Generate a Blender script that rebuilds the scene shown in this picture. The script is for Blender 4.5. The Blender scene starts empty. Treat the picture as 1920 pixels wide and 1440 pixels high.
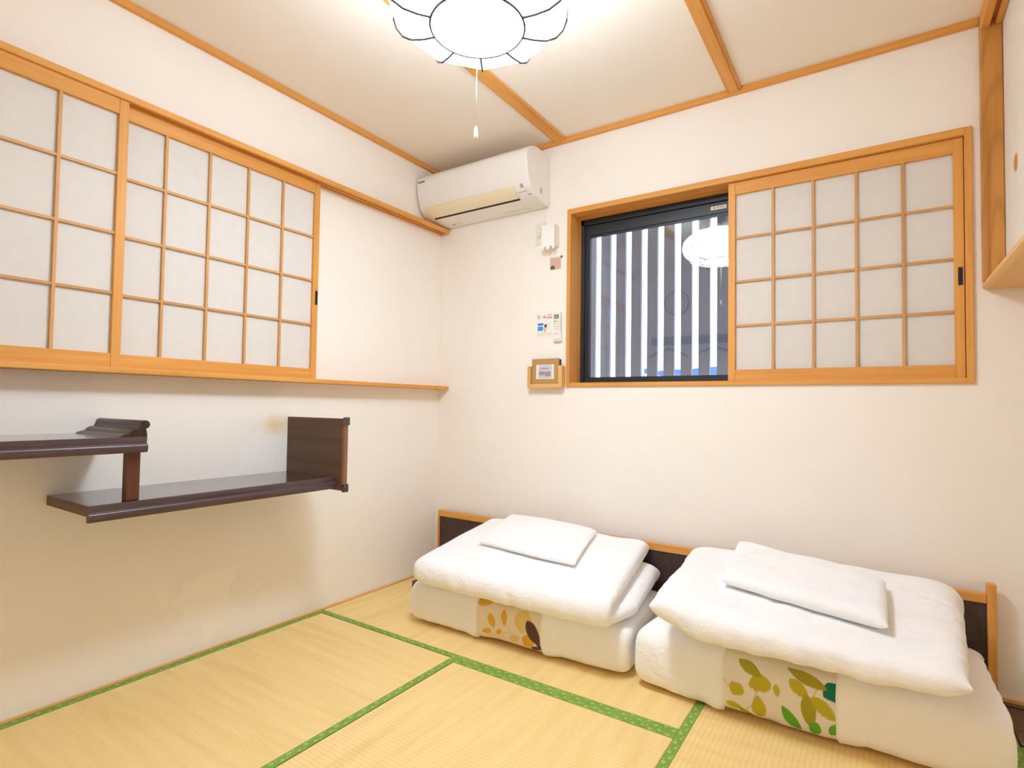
import bpy, bmesh, math, random
import numpy as np
from mathutils import Matrix, Vector
random.seed(7)
S = bpy.context.scene
COL = S.collection

# ------------------------------------------------------------------ camera
def setup_camera():
    yaw, pitch, roll, f = -0.5858, 0.0322, 0.0143, 1031.25
    F = Vector((math.sin(yaw)*math.cos(pitch), math.cos(yaw)*math.cos(pitch), math.sin(pitch)))
    R = F.cross(Vector((0, 0, 1))).normalized(); U = R.cross(F)
    R2 = R*math.cos(roll)+U*math.sin(roll); U2 = -R*math.sin(roll)+U*math.cos(roll)
    cd = bpy.data.cameras.new('camera'); co = bpy.data.objects.new('camera', cd); COL.objects.link(co)
    m = Matrix((R2, U2, -F)).transposed().to_4x4(); m.translation = (2.2897, -2.6152, 1.0164)
    co.matrix_world = m
    cd.sensor_width = 36; cd.lens = f*36/1920; cd.shift_y = 8/1920; cd.clip_start = .02
    S.camera = co
setup_camera()

# ------------------------------------------------------------------ world and exposure
W = bpy.data.worlds.new('daylight'); S.world = W; W.use_nodes = True
wn = W.node_tree.nodes; wl = W.node_tree.links
bg = wn['Background']
def world_sky():
    tc = wn.new('ShaderNodeTexCoord'); no = wn.new('ShaderNodeTexNoise'); cr = wn.new('ShaderNodeValToRGB')
    no.inputs['Scale'].default_value = 5; no.inputs['Detail'].default_value = 5
    wl.new(tc.outputs['Generated'], no.inputs['Vector']); wl.new(no.outputs['Fac'], cr.inputs['Fac'])
    cr.color_ramp.elements[0].color = (.55, .74, 1, 1); cr.color_ramp.elements[0].position = .35
    cr.color_ramp.elements[1].color = (.80, .90, 1, 1); cr.color_ramp.elements[1].position = .6
    wl.new(cr.outputs['Color'], bg.inputs['Color']); bg.inputs['Strength'].default_value = 3.2
world_sky()
LAMP_STRENGTH = 11.0      # fabric sides
DIFFUSER_STRENGTH = 50.0  # bottom disc
LAMP_COLOR = (.835, .985, 1.15, 1)
S.view_settings.view_transform = 'Standard'; S.view_settings.look = 'None'
S.view_settings.exposure = 0.82; S.view_settings.gamma = 1.0; S.view_settings.use_curve_mapping = False

S.cycles.max_bounces = 16; S.cycles.diffuse_bounces = 12; S.cycles.transparent_max_bounces = 16
# ------------------------------------------------------------------ materials
def mat(name, color, rough=.6, spec=.5, metal=0.0, emit=None, estr=0):
    m = bpy.data.materials.new(name); m.use_nodes = True
    b = m.node_tree.nodes['Principled BSDF']
    b.inputs['Base Color'].default_value = (*color, 1); b.inputs['Roughness'].default_value = rough
    b.inputs['Specular IOR Level'].default_value = spec; b.inputs['Metallic'].default_value = metal
    if emit:
        b.inputs['Emission Color'].default_value = emit; b.inputs['Emission Strength'].default_value = estr
    return m
def nt(m): return m.node_tree.nodes, m.node_tree.links, m.node_tree.nodes['Principled BSDF']
def coords(m, scale, src='Object', rot=(0, 0, 0)):
    n, l, b = nt(m)
    tc = n.new('ShaderNodeTexCoord'); mp = n.new('ShaderNodeMapping')
    mp.inputs['Scale'].default_value = scale; mp.inputs['Rotation'].default_value = rot
    l.new(tc.outputs[src], mp.inputs['Vector']); return mp.outputs['Vector']
def noise(m, vec, scale, detail=4, rough=.5, dist=0):
    n, l, b = nt(m); t = n.new('ShaderNodeTexNoise')
    t.inputs['Scale'].default_value = scale; t.inputs['Detail'].default_value = detail
    t.inputs['Roughness'].default_value = rough; t.inputs['Distortion'].default_value = dist
    l.new(vec, t.inputs['Vector']); return t.outputs['Fac']
def ramp(m, fac, stops):
    n, l, b = nt(m); r = n.new('ShaderNodeValToRGB'); e = r.color_ramp.elements
    while len(e) < len(stops): e.new(.5)
    for i, (p, c) in enumerate(stops): e[i].position = p; e[i].color = (*c, 1)
    l.new(fac, r.inputs['Fac']); return r.outputs['Color']
def bump(m, h, strength, dist=.002):
    n, l, b = nt(m); t = n.new('ShaderNodeBump'); t.inputs['Strength'].default_value = strength
    t.inputs['Distance'].default_value = dist; l.new(h, t.inputs['Height']); l.new(t.outputs['Normal'], b.inputs['Normal'])
def base(m, col): n, l, b = nt(m); l.new(col, b.inputs['Base Color'])
def mixc(m, fac, a, b2):
    n, l, b = nt(m); x = n.new('ShaderNodeMix'); x.data_type = 'RGBA'
    if isinstance(fac, float): x.inputs[0].default_value = fac
    else: l.new(fac, x.inputs[0])
    for s, v in ((6, a), (7, b2)):
        if isinstance(v, tuple): x.inputs[s].default_value = (*v, 1)
        else: l.new(v, x.inputs[s])
    return x.outputs[2]
def mth(m, op, a, b2=None, c=None):
    n, l, b = nt(m); x = n.new('ShaderNodeMath'); x.operation = op
    for i, v in enumerate((a, b2, c)):
        if v is None: continue
        if isinstance(v, (int, float)): x.inputs[i].default_value = v
        else: l.new(v, x.inputs[i])
    return x.outputs[0]

def wood(name, axis, dark, mid, light, rough=.5, sc=26, spec=.35):
    m = mat(name, mid, rough, spec)
    s = [sc, sc, sc]; s['xyz'.index(axis)] = sc*.045
    v = coords(m, s); f = noise(m, v, 1.0, 5, .55, .6)
    c = ramp(m, f, [(.28, dark), (.5, mid), (.72, light)])
    s2 = [sc*6]*3; s2['xyz'.index(axis)] = sc*.12
    g = noise(m, coords(m, s2), 1.0, 3)
    base(m, mixc(m, .16, c, ramp(m, g, [(.35, dark), (.65, light)])))
    bump(m, g, .06, .001); return m
CY = dict(dark=(.60, .262, .054), mid=(.71, .335, .076), light=(.78, .40, .108))
WX, WY, WZ = (wood('cypress_'+a, a, **CY) for a in 'xyz')
CP = dict(dark=(.64, .34, .11), mid=(.74, .43, .16), light=(.80, .50, .20))
PX, PY, PZ = (wood('pale_wood_'+a, a, **CP) for a in 'xyz')
DK = dict(dark=(.012, .006, .004), mid=(.028, .013, .009), light=(.05, .024, .015))
DX, DY, DZ = (wood('lacquer_'+a, a, rough=.22, sc=40, spec=.6, **DK) for a in 'xyz')
for _m in (DX, DY, DZ):
    _b = nt(_m)[2]; _b.inputs['Coat Weight'].default_value = .8; _b.inputs['Coat Roughness'].default_value = .12
BR = dict(dark=(.07, .034, .018), mid=(.115, .058, .030), light=(.16, .085, .045))
BX, BZ = (wood('walnut_'+a, a, rough=.4, sc=34, **BR) for a in 'xz')
RED = wood('red_lacquer', 'z', (.05, .012, .006), (.10, .028, .014), (.15, .045, .022), .3, 40, .5)
PANEL = mat('umber_panel', (.05, .026, .022), .55)
base(PANEL, ramp(PANEL, noise(PANEL, coords(PANEL, (90, 90, 90)), 1, 3), [(.3, (.038, .019, .016)), (.7, (.068, .036, .029))]))

def wall_mat(name, color, stains=()):
    m = mat(name, color, .85, .2)
    v = coords(m, (1, 1, 1)); f = noise(m, v, 3.0, 3)
    c = ramp(m, f, [(.3, tuple(x*.975 for x in color)), (.7, color)])
    n, l, b = nt(m)
    for (y, z, ry, rz, col, amt, hard) in stains:
        sp = n.new('ShaderNodeSeparateXYZ'); l.new(v, sp.inputs[0])
        w = noise(m, v, 9 if hard else 14, 3)
        dy = mth(m, 'DIVIDE', mth(m, 'SUBTRACT', sp.outputs[1], y), ry); dz = mth(m, 'DIVIDE', mth(m, 'SUBTRACT', sp.outputs[2], z), rz)
        d = mth(m, 'SQRT', mth(m, 'ADD', mth(m, 'MULTIPLY', dy, dy), mth(m, 'MULTIPLY', dz, dz)))
        d = mth(m, 'ADD', d, mth(m, 'MULTIPLY', mth(m, 'SUBTRACT', w, .5), 2.4 if hard else 1.5))
        mr = n.new('ShaderNodeMapRange'); l.new(d, mr.inputs[0])
        mr.inputs[1].default_value = 1.0; mr.inputs[2].default_value = .78 if hard else .1
        mr.inputs[3].default_value = 0; mr.inputs[4].default_value = amt
        c = mixc(m, mr.outputs[0], c, col)
    base(m, c)
    s2 = coords(m, (420, 420, 60)); h = noise(m, s2, 1, 2); h2 = noise(m, coords(m, (60, 60, 420)), 1, 2)
    bump(m, mth(m, 'ADD', h, h2), .10, .001); return m
WALLC = (.885, .845, .785)
WALL = wall_mat('woven_wallpaper', WALLC)
WALL_L = wall_mat('woven_wallpaper_stained', WALLC, [
    (-1.12, .915, .10, .055, (.80, .56, .26), .75, False),
    (-1.20, .80, .12, .09, (.90, .88, .85), .6, True),
    (-1.40, .20, .17, .13, (.93, .90, .84), .6, True)])
CEIL = wall_mat('ceiling_paper', (.86, .80, .715))
PAPER = mat('shoji_paper', (.80, .76, .72), .9, .1)
bump(PAPER, noise(PAPER, coords(PAPER, (60, 60, 60)), 1, 4), .08, .001)
base(PAPER, ramp(PAPER, noise(PAPER, coords(PAPER, (25, 25, 25)), 1, 5), [(.3, (.675, .648, .615)), (.7, (.70, .672, .640))]))
ALU = mat('black_aluminium', (.022, .023, .030), .42, .5)
WHITE = mat('white_plastic', (.82, .80, .77), .35)
CREAM = mat('cream_plastic', (.78, .70, .52), .4)
BLACK = mat('black_gap', (.006, .005, .005), .6)
GREY = mat('grey_print', (.25, .25, .25), .5)
IRON = mat('dark_pull', (.03, .025, .022), .45)

def tatami(name, axis):
    m = mat(name, (.74, .5, .2), .62, .3)
    n, l, b = nt(m)
    k = 0 if axis == 'x' else 1
    v = coords(m, (1, 1, 1)); sp = n.new('ShaderNodeSeparateXYZ'); l.new(v, sp.inputs[0])
    across = sp.outputs[1-k]; along = sp.outputs[k]
    rib = mth(m, 'ABSOLUTE', mth(m, 'SINE', mth(m, 'MULTIPLY', across, math.pi/.0155)))
    s = [1, 1, 1]; s[k] = 420; s[1-k] = 34
    rush = noise(m, coords(m, s), 1, 3, .6)
    s = [3, 3, 3]; s[k] = 26; s[1-k] = 2.2
    streak = noise(m, coords(m, s), 1, 4, .55)
    c = ramp(m, streak, [(.25, (.77, .515, .170)), (.5, (.85, .60, .225)), (.75, (.90, .67, .29))])
    c2 = mixc(m, mth(m, 'MULTIPLY', rush, .5), c, (.90, .75, .44))
    g = mth(m, 'POWER', mth(m, 'SUBTRACT', 1.0, rib), 3.0)
    base(m, mixc(m, mth(m, 'MULTIPLY', g, .32), c2, (.60, .40, .13)))
    bump(m, mth(m, 'ADD', mth(m, 'POWER', rib, .5), mth(m, 'MULTIPLY', rush, .5)), .35, .0018)
    return m
TAT = {'x': tatami('tatami_rush_x', 'x'), 'y': tatami('tatami_rush_y', 'y')}
def heri(name, axis):
    m = mat(name, (.2, .36, .05), .6, .3); n, l, b = nt(m)
    k = 0 if axis == 'x' else 1
    v = coords(m, (1, 1, 1), 'UV'); sp = n.new('ShaderNodeSeparateXYZ'); l.new(v, sp.inputs[0])
    # diamonds staggered in two rows: u along in metres, v across 0..1
    masks = None
    for (off, row, per, r) in ((0, .34, .056, 1.0), (.028, .68, .056, .8), (.014, .80, .056, .45), (.040, .2, .056, .4)):
        a = mth(m, 'PINGPONG', mth(m, 'ADD', sp.outputs[0], off+5*per), per/2)
        q = mth(m, 'ADD', mth(m, 'DIVIDE', a, .0092*r), mth(m, 'DIVIDE', mth(m, 'ABSOLUTE', mth(m, 'SUBTRACT', sp.outputs[1], row)), .24*r))
        ring = mth(m, 'MULTIPLY', mth(m, 'LESS_THAN', q, 1.0), mth(m, 'GREATER_THAN', q, .30))
        masks = ring if masks is None else mth(m, 'MAXIMUM', masks, ring)
    tone = ramp(m, noise(m, coords(m, (8, 8, 8)), 1, 2), [(.3, (.17, .31, .045)), (.7, (.225, .375, .07))])
    base(m, mixc(m, mth(m, 'MULTIPLY', masks, .75), tone, (.50, .60, .17)))
    bump(m, noise(m, coords(m, (700, 700, 700)), 1, 2), .2, .001); return m
HERI = heri('green_border_cloth', 'x')

def cloth(name, color, tint=None):
    m = mat(name, color, .9, .15)
    n, l, b = nt(m); b.inputs['Sheen Weight'].default_value = .15
    f = noise(m, coords(m, (7, 7, 11)), 1, 5, .55, .4)
    f2 = noise(m, coords(m, (38, 16, 30)), 1, 4, .5, .8)
    bump(m, mth(m, 'ADD', f, mth(m, 'MULTIPLY', f2, .25)), .55, .018)
    if tint: base(m, ramp(m, noise(m, coords(m, (9, 9, 9)), 1, 3, .5, 1.2), [(.50, color), (.62, tint)]))
    return m
SHEET = cloth('white_cotton', (.90, .90, .905))
SHEET2 = cloth('white_cotton_printed', (.885, .88, .875), (.845, .86, .87))
PIL = cloth('white_pillowcase', (.88, .885, .89), (.84, .865, .875))
PIL_A = cloth('plain_pillowcase', (.90, .90, .905))

# ------------------------------------------------------------------ mesh helpers
def link(name, me, m=None, parent=None, loc=None):
    o = bpy.data.objects.new(name, me); COL.objects.link(o)
    if m is not None and me is not None: me.materials.clear(); me.materials.append(m)
    if parent: o.parent = parent
    if loc is not None: o.location = loc
    return o
def tag(o, label, cat, group=None, kind=None):
    o['label'] = label; o['category'] = cat
    if group: o['group'] = group
    if kind: o['kind'] = kind
    return o
def thing(name, loc, label, cat, group=None, kind=None):
    o = bpy.data.objects.new(name, None); COL.objects.link(o); o.location = loc; o.empty_display_size = .05
    return tag(o, label, cat, group, kind)
def box_bm(bm, a, b, bev=0):
    x0, y0, z0 = a; x1, y1, z1 = b
    v = [bm.verts.new(p) for p in ((x0, y0, z0), (x1, y0, z0), (x1, y1, z0), (x0, y1, z0), (x0, y0, z1), (x1, y0, z1), (x1, y1, z1), (x0, y1, z1))]
    fs = [bm.faces.new([v[i] for i in q]) for q in ((0, 3, 2, 1), (4, 5, 6, 7), (0, 1, 5, 4), (1, 2, 6, 5), (2, 3, 7, 6), (3, 0, 4, 7))]
    if bev:
        es = list({e for f in fs for e in f.edges})
        bmesh.ops.bevel(bm, geom=es, offset=bev, segments=1, affect='EDGES')
def boxes(name, lst, m, parent=None, bev=0, origin=(0, 0, 0)):
    """one mesh out of boxes given in world coordinates, stored relative to origin"""
    bm = bmesh.new(); ox = Vector(origin)
    for a, b in lst:
        a = Vector(a)-ox; b = Vector(b)-ox
        lo = [min(p, q) for p, q in zip(a, b)]; hi = [max(p, q) for p, q in zip(a, b)]
        box_bm(bm, lo, hi, bev)
    me = bpy.data.meshes.new(name); bm.normal_update(); bm.to_mesh(me); bm.free()
    return link(name, me, m, parent, origin if parent is None else None)
def P(root, name, a, b, m, bev=.001):
    """a box part of a thing; world coordinates"""
    return boxes(name, [(a, b)], m, root, bev, root.location)
def pydata(name, v, f, m, parent=None, smooth=False, loc=None):
    me = bpy.data.meshes.new(name); me.from_pydata([tuple(map(float, p)) for p in v], [], f); me.update()
    if smooth:
        for p in me.polygons: p.use_smooth = True
    return link(name, me, m, parent, loc)
def extrude_profile(name, pts, axis, a0, a1, m, root, smooth=False):
    """closed 2-D profile extruded along axis. pts are the two other world coordinates in xyz order"""
    k = 'xyz'.index(axis); n = len(pts); o = root.location if root else Vector((0, 0, 0)); v = []
    for a in (a0, a1):
        for p in pts:
            q = list(p); q.insert(k, a); v.append([q[i]-o[i] for i in range(3)])
    f = [(i, (i+1) % n, n+(i+1) % n, n+i) for i in range(n)]+[tuple(range(n))[::-1], tuple(range(n, 2*n))]
    ob = pydata(name, v, f, m, root)
    bm = bmesh.new(); bm.from_mesh(ob.data); bmesh.ops.recalc_face_normals(bm, faces=bm.faces); bm.to_mesh(ob.data); bm.free()
    if smooth:
        for p in ob.data.polygons: p.use_smooth = len(p.vertices) == 4
        ob.data.set_sharp_from_angle(angle=math.radians(40))
    return ob
def tube(name, pts, r, m, root=None, n=8, closed=False):
    o = root.location if root else Vector((0, 0, 0)); pts = [Vector(p)-o for p in pts]; v = []; f = []
    N = len(pts); up = Vector((0, 0, 1))
    for i, p in enumerate(pts):
        if closed: t = pts[(i+1) % N]-pts[i-1]
        else: t = pts[min(i+1, N-1)]-pts[max(i-1, 0)]
        t.normalize(); a = t.cross(up)
        if a.length < 1e-3: a = t.cross(Vector((1, 0, 0)))
        a.normalize(); b = t.cross(a)
        rr = r[i] if isinstance(r, (list, tuple)) else r
        for k in range(n):
            th = 2*math.pi*k/n; v.append(p+a*math.cos(th)*rr+b*math.sin(th)*rr)
    for i in range(N if closed else N-1):
        j = (i+1) % N
        for k in range(n): f.append((i*n+k, i*n+(k+1) % n, j*n+(k+1) % n, j*n+k))
    if not closed: f += [tuple(range(n))[::-1], tuple((N-1)*n+k for k in range(n))]
    return pydata(name, v, f, m, root, True)
def disc_bm(name, c, r, z0, z1, m, root, n=32, axis='z'):
    o = root.location; v = []; 
    for z in (z0, z1):
        for k in range(n):
            t = 2*math.pi*k/n; p, q = r*math.cos(t), r*math.sin(t)
            w = {'z': (c[0]+p, c[1]+q, z), 'y': (c[0]+p, z, c[1]+q), 'x': (z, c[0]+p, c[1]+q)}[axis]
            v.append([w[i]-o[i] for i in range(3)])
    f = [(k, (k+1) % n, n+(k+1) % n, n+k) for k in range(n)]+[tuple(range(n))[::-1], tuple(range(n, 2*n))]
    ob = pydata(name, v, f, m, root)
    bm = bmesh.new(); bm.from_mesh(ob.data); bmesh.ops.recalc_face_normals(bm, faces=bm.faces); bm.to_mesh(ob.data); bm.free()
    return ob
def text(name, s, size, M, m, root, ext=.0003):
    cu = bpy.data.curves.new('t', 'FONT'); cu.body = s; cu.size = size; cu.extrude = ext
    t = bpy.data.objects.new('t', cu); COL.objects.link(t); bpy.context.view_layer.update()
    me = bpy.data.meshes.new_from_object(t.evaluated_get(bpy.context.evaluated_depsgraph_get()))
    bpy.data.objects.remove(t); bpy.data.curves.remove(cu)
    me.name = name; me.transform(Matrix.Translation(-Vector(root.location)) @ M)
    return link(name, me, m, root)
def face_y(x, y, z): return Matrix.Translation((x, y, z)) @ Matrix.Rotation(math.pi/2, 4, 'X')   # text readable from -y

H = 2.476; XR = 3.2; YF = -3.0
# ------------------------------------------------------------------ the room shell
def st(o, label, cat): return tag(o, label, cat, kind='structure')
st(boxes('floor', [((-.1, YF-.1, -.12), (XR+.1, .1, -.05))], PX), 'wooden sub-floor under the tatami mats', 'floor')
st(boxes('ceiling', [((-.1, YF-.1, H), (XR+.1, .2, H+.06))], CEIL), 'cream papered ceiling crossed by wooden battens', 'ceiling')
st(boxes('wall_left', [((-.1, YF-.1, -.05), (0, .2, H))], WALL_L), 'cream wall with stains behind the dark staggered shelf', 'wall')
WX0, WX1, WZ0, WZ1 = .926, 2.567, 1.144, 2.052
st(boxes('wall_back', [((0, 0, -.05), (.907, .13, H)), ((2.586, 0, -.05), (XR+.1, .13, H)), ((.907, 0, -.05), (2.586, .13, 1.127)), ((.907, 0, 2.077), (2.586, .13, H))], WALL),
   'cream woven-paper wall holding the slatted window and air conditioner', 'wall')
st(boxes('wall_right', [((XR, YF-.1, -.05), (XR+.1, 0, H))], WALL), 'cream wall at the back of the alcove', 'wall')
st(boxes('wall_front', [((0, YF-.1, -.05), (XR, YF, H))], WALL), 'cream wall carrying the clock, mirrored in the window glass', 'wall')
st(boxes('trim_1', [((0, YF, H-.026), (.022, 0, H))], WY, bev=.002), 'wooden ceiling moulding along the shelf wall', 'moulding')
st(boxes('trim_2', [((.022, -.022, H-.026), (2.613, 0, H))], WX, bev=.002), 'wooden ceiling moulding along the window wall', 'moulding')
for i, (a, b, l) in enumerate(((.823, .895, 'wooden ceiling batten ending above the air conditioner'), (1.727, 1.789, 'wooden ceiling batten ending above the slatted window'))):
    t = boxes('trim_%d' % (3+i), [((a, YF, H-.014), (b, -.022, H))], WY, bev=.003); st(t, l, 'batten')
    boxes('batten_lip', [((a+.012, YF, H-.020), (b-.012, -.022, H-.014))], WY, t, .001)
# rails of the left shoji
rl = thing('trim_5', (0, -1.35, 2.086), 'upper grooved wooden rail holding the sliding screens', 'rail', kind='structure')
P(rl, 'rail_front', (.056, -2.72, 2.084), (.074, -.001, 2.108), WY, .002)
P(rl, 'rail_top', (.0, -2.72, 2.094), (.056, -.001, 2.108), WY, 0)
P(rl, 'rail_divider', (.030, -2.72, 2.086), (.040, -.001, 2.094), WY, 0)
P(rl, 'rail_back', (.0, -2.72, 2.086), (.010, -.001, 2.094), WY, 0)
st(boxes('trim_6', [((0, -2.72, 1.111), (.086, -.001, 1.131))], WY, bev=.002), 'lower wooden sill rail under the sliding screens', 'rail')
st(boxes('baseboard_left', [((0, YF, -.05), (.012, 0, .008))], PY, bev=.001), 'thin wooden edging strip between mats and shelf wall', 'edging')
st(boxes('baseboard_back', [((.012, -.012, -.05), (XR, 0, .014))], PX, bev=.001), 'thin wooden edging strip under the window wall', 'edging')

# ------------------------------------------------------------------ shoji screens
BARZ, BARX, BARY = (wood('bar_wood_'+a, a, (.50, .25, .085), (.60, .32, .115), (.68, .38, .15)) for a in 'zxy')
def shoji(name, label, plane, fix, u0, u1, z0, z1, pull_at, depth=.024, stile=.030):
    """plane 'x' : screen lies in the plane x=fix and runs along y; 'y' : runs along x. visible face toward the room"""
    c = (u0+u1)/2
    root = thing(name, (fix, c, z0) if plane == 'x' else (c, fix, z0), label, 'sliding screen', 'paper sliding screens')
    sg = 1 if plane == 'x' else -1            # direction of the room
    def B(n, ua, ub, za, zb, d0, d1, m, par=root, bev=.0012):
        if plane == 'x': return boxes(n, [((fix+d0, ua, za), (fix+d1, ub, zb))], m, par, bev, root.location)
        return boxes(n, [((ua, fix-d0, za), (ub, fix-d1, zb))], m, par, bev, root.location)
    wr = WY if plane == 'x' else WX
    top, bot = .055, .050
    st1 = B('stile', u0, u0+stile, z0, z1, 0, depth, WZ); st2 = B('stile', u1-stile, u1, z0, z1, 0, depth, WZ)
    B('top_rail', u0+stile, u1-stile, z1-top, z1, 0, depth-.001, wr); B('bottom_rail', u0+stile, u1-stile, z0, z0+bot, 0, depth-.001, wr)
    a0, a1, b0, b1 = u0+stile, u1-stile, z0+bot, z1-top
    w = (a1-a0)/5; h = (b1-b0)/4; g = .0047; br = BARY if plane == 'x' else BARX
    for i in range(1, 5): B('vertical_bar', a0+i*w-g, a0+i*w+g, b0, b1, .010, .021, BARZ, bev=0)
    for j in range(1, 4):
        for i in range(5):
            B('horizontal_bar', a0+i*w+(g if i else 0), a0+(i+1)*w-(g if i < 4 else 0), b0+j*h-g, b0+j*h+g, .010, .019, br, bev=0)
    for i in range(5):
        for j in range(4):
            B('paper_pane', a0+i*w+(g if i else 0), a0+(i+1)*w-(g if i < 4 else 0), b0+j*h+(g if j else 0), b0+(j+1)*h-(g if j < 3 else 0), .006, .0095, PAPER, bev=0)
    if pull_at:
        s = st1 if pull_at[0] < c else st2
        B('finger_pull', pull_at[0]-.007, pull_at[0]+.007, pull_at[1]-.034, pull_at[1]+.034, depth, depth+.0012, IRON, s, 0)
        B('pull_recess', pull_at[0]-.0045, pull_at[0]+.0045, pull_at[1]-.030, pull_at[1]+.030, depth+.0012, depth+.0016, BLACK, s, 0)
    return root
shoji('shoji_screen', 'paper sliding screen nearer the bare wall corner, with dark finger pull', 'x', .012, -1.818, -.930, 1.131, 2.086, (-.940, 1.525))
shoji('shoji_screen', 'paper sliding screen standing in front of the other, on the shelf wall', 'x', .040, -2.655, -1.765, 1.131, 2.086, None)
shoji('shoji_screen', 'paper sliding screen half covering the slatted window', 'y', .030, 1.727, 2.565, 1.144, 2.050, (2.553, 1.525))

# ------------------------------------------------------------------ window
def window():
    w = thing('window_1', (1.745, 0, 1.124), 'wood-cased window with black sashes on the futon wall', 'window', kind='structure')
    x0, x1, z0, z1 = .904, 2.589, 1.124, 2.080
    P(w, 'casing_side', (x0, -.012, z0), (WX0, .118, z1), WZ, .0015); P(w, 'casing_side', (WX1, -.012, z0), (x1, .118, z1), WZ, .0015)
    P(w, 'casing_head', (WX0, -.012, WZ1), (WX1, .118, z1), WX, .0015); P(w, 'casing_sill', (WX0, -.012, z0), (WX1, .118, WZ0), WX, .0015)
    P(w, 'head_strip', (WX0, .056, WZ1-.008), (WX1, .064, WZ1), WX, 0); P(w, 'track_ridge', (WX0, .034, WZ1-.006), (WX1, .042, WZ1), WX, 0)
    # black outer frame
    P(w, 'outer_frame_side', (.907, .1185, 1.127), (WX0+.018, .21, 2.077), ALU); P(w, 'outer_frame_side', (WX1-.018, .1185, 1.127), (2.586, .21, 2.077), ALU)
    P(w, 'outer_frame_head', (.907, .1185, WZ1-.030), (2.586, .21, 2.077), ALU); P(w, 'outer_frame_sill', (.907, .1185, 1.127), (2.586, .21, WZ0+.012), ALU)
    G = bpy.data.materials.new('window_glass'); G.use_nodes = True
    n = G.node_tree.nodes; l = G.node_tree.links; n.remove(n['Principled BSDF'])
    tr = n.new('ShaderNodeBsdfTransparent'); gl = n.new('ShaderNodeBsdfGlossy'); mx = n.new('ShaderNodeMixShader'); fr = n.new('ShaderNodeFresnel')
    gl.inputs['Roughness'].default_value = 0; fr.inputs['IOR'].default_value = 1.75
    tr.inputs['Color'].default_value = (.93, .95, .98, 1)
    l.new(fr.outputs[0], mx.inputs[0]); l.new(tr.outputs[0], mx.inputs[1]); l.new(gl.outputs[0], mx.inputs[2]); l.new(mx.outputs[0], n['Material Output'].inputs[0])
    for (a, b, y) in ((.944, 1.775, .135), (1.735, 2.549, .168)):
        sash = P(w, 'sash_rail', (a+.026, y, WZ0+.012), (b-.026, y+.026, WZ0+.036), ALU)
        P(w, 'sash_rail', (a+.026, y, WZ1-.085), (b-.026, y+.026, WZ1-.030), ALU)
        P(w, 'sash_stile', (a, y, WZ0+.012), (a+.026, y+.026, WZ1-.030), ALU); P(w, 'sash_stile', (b-.026, y, WZ0+.012), (b, y+.026, WZ1-.030), ALU)
        P(w, 'sash_bead', (a+.026, y+.006, WZ1-.097), (b-.026, y+.020, WZ1-.085), ALU, 0)
        P(w, 'glass_pane', (a+.02, y+.010, WZ0+.03), (b-.02, y+.016, WZ1-.08), G, 0)
        if y < .15:
            lab = P(w, 'maker_sticker', (1.618, y-.0015, WZ1-.066), (1.692, y, WZ1-.048), CREAM, 0); lab['label'] = 'small cream sticker on the sash head'
            P(w, 'sticker_print', (1.630, y-.0022, WZ1-.060), (1.638, y-.0015, WZ1-.053), GREY, 0)
            P(w, 'sticker_print', (1.644, y-.0022, WZ1-.058), (1.680, y-.0015, WZ1-.055), GREY, 0)
    return w
window()
LOUV = mat('grey_louvre', (.26, .235, .25), .7, .2)
lv = thing('window_louvre', (1.7, .36, .9), 'upright grey louvre slats fixed outside the window', 'louvre')
for k in range(-2, 20):
    x = .962+.0924*k
    P(lv, 'slat', (x, .30, .9), (x+.0565, .325, 2.35), LOUV, .001)
P(lv, 'cross_rail', (.7, .325, .95), (2.9, .345, .99), LOUV, 0); P(lv, 'cross_rail', (.7, .325, 2.25), (2.9, .345, 2.29), LOUV, 0)

# ------------------------------------------------------------------ far view outside
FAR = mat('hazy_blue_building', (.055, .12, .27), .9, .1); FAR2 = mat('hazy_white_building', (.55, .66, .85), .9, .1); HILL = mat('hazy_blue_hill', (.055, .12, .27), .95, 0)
def hill():
    v = []; f = []; N = 60
    xs_ = [-75+i*2.1 for i in range(N+1)]
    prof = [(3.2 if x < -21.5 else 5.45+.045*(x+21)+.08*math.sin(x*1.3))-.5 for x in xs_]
    for i in range(N+1):
        x = -75+i*2.1; h = max(.6, prof[i])
        for (dy, z) in ((0, -8), (.3, h), (8, h), (30, -8)): v.append((x, 62+dy, z+.5))
    for i in range(N):
        for k in range(3): f.append((i*4+k, i*4+k+1, i*4+k+5, i*4+k+4))
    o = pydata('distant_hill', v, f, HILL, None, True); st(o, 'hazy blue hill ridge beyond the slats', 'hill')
hill()
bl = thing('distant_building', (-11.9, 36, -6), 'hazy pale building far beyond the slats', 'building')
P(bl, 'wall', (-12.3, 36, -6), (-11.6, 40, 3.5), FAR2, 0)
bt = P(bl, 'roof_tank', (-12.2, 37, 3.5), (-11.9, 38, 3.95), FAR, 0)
P(bl, 'window', (-12.2, 35.97, 3.2), (-12.1, 36, 3.4), FAR, 0); P(bl, 'window', (-11.9, 35.97, 3.2), (-11.8, 36, 3.4), FAR, 0)

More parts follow.
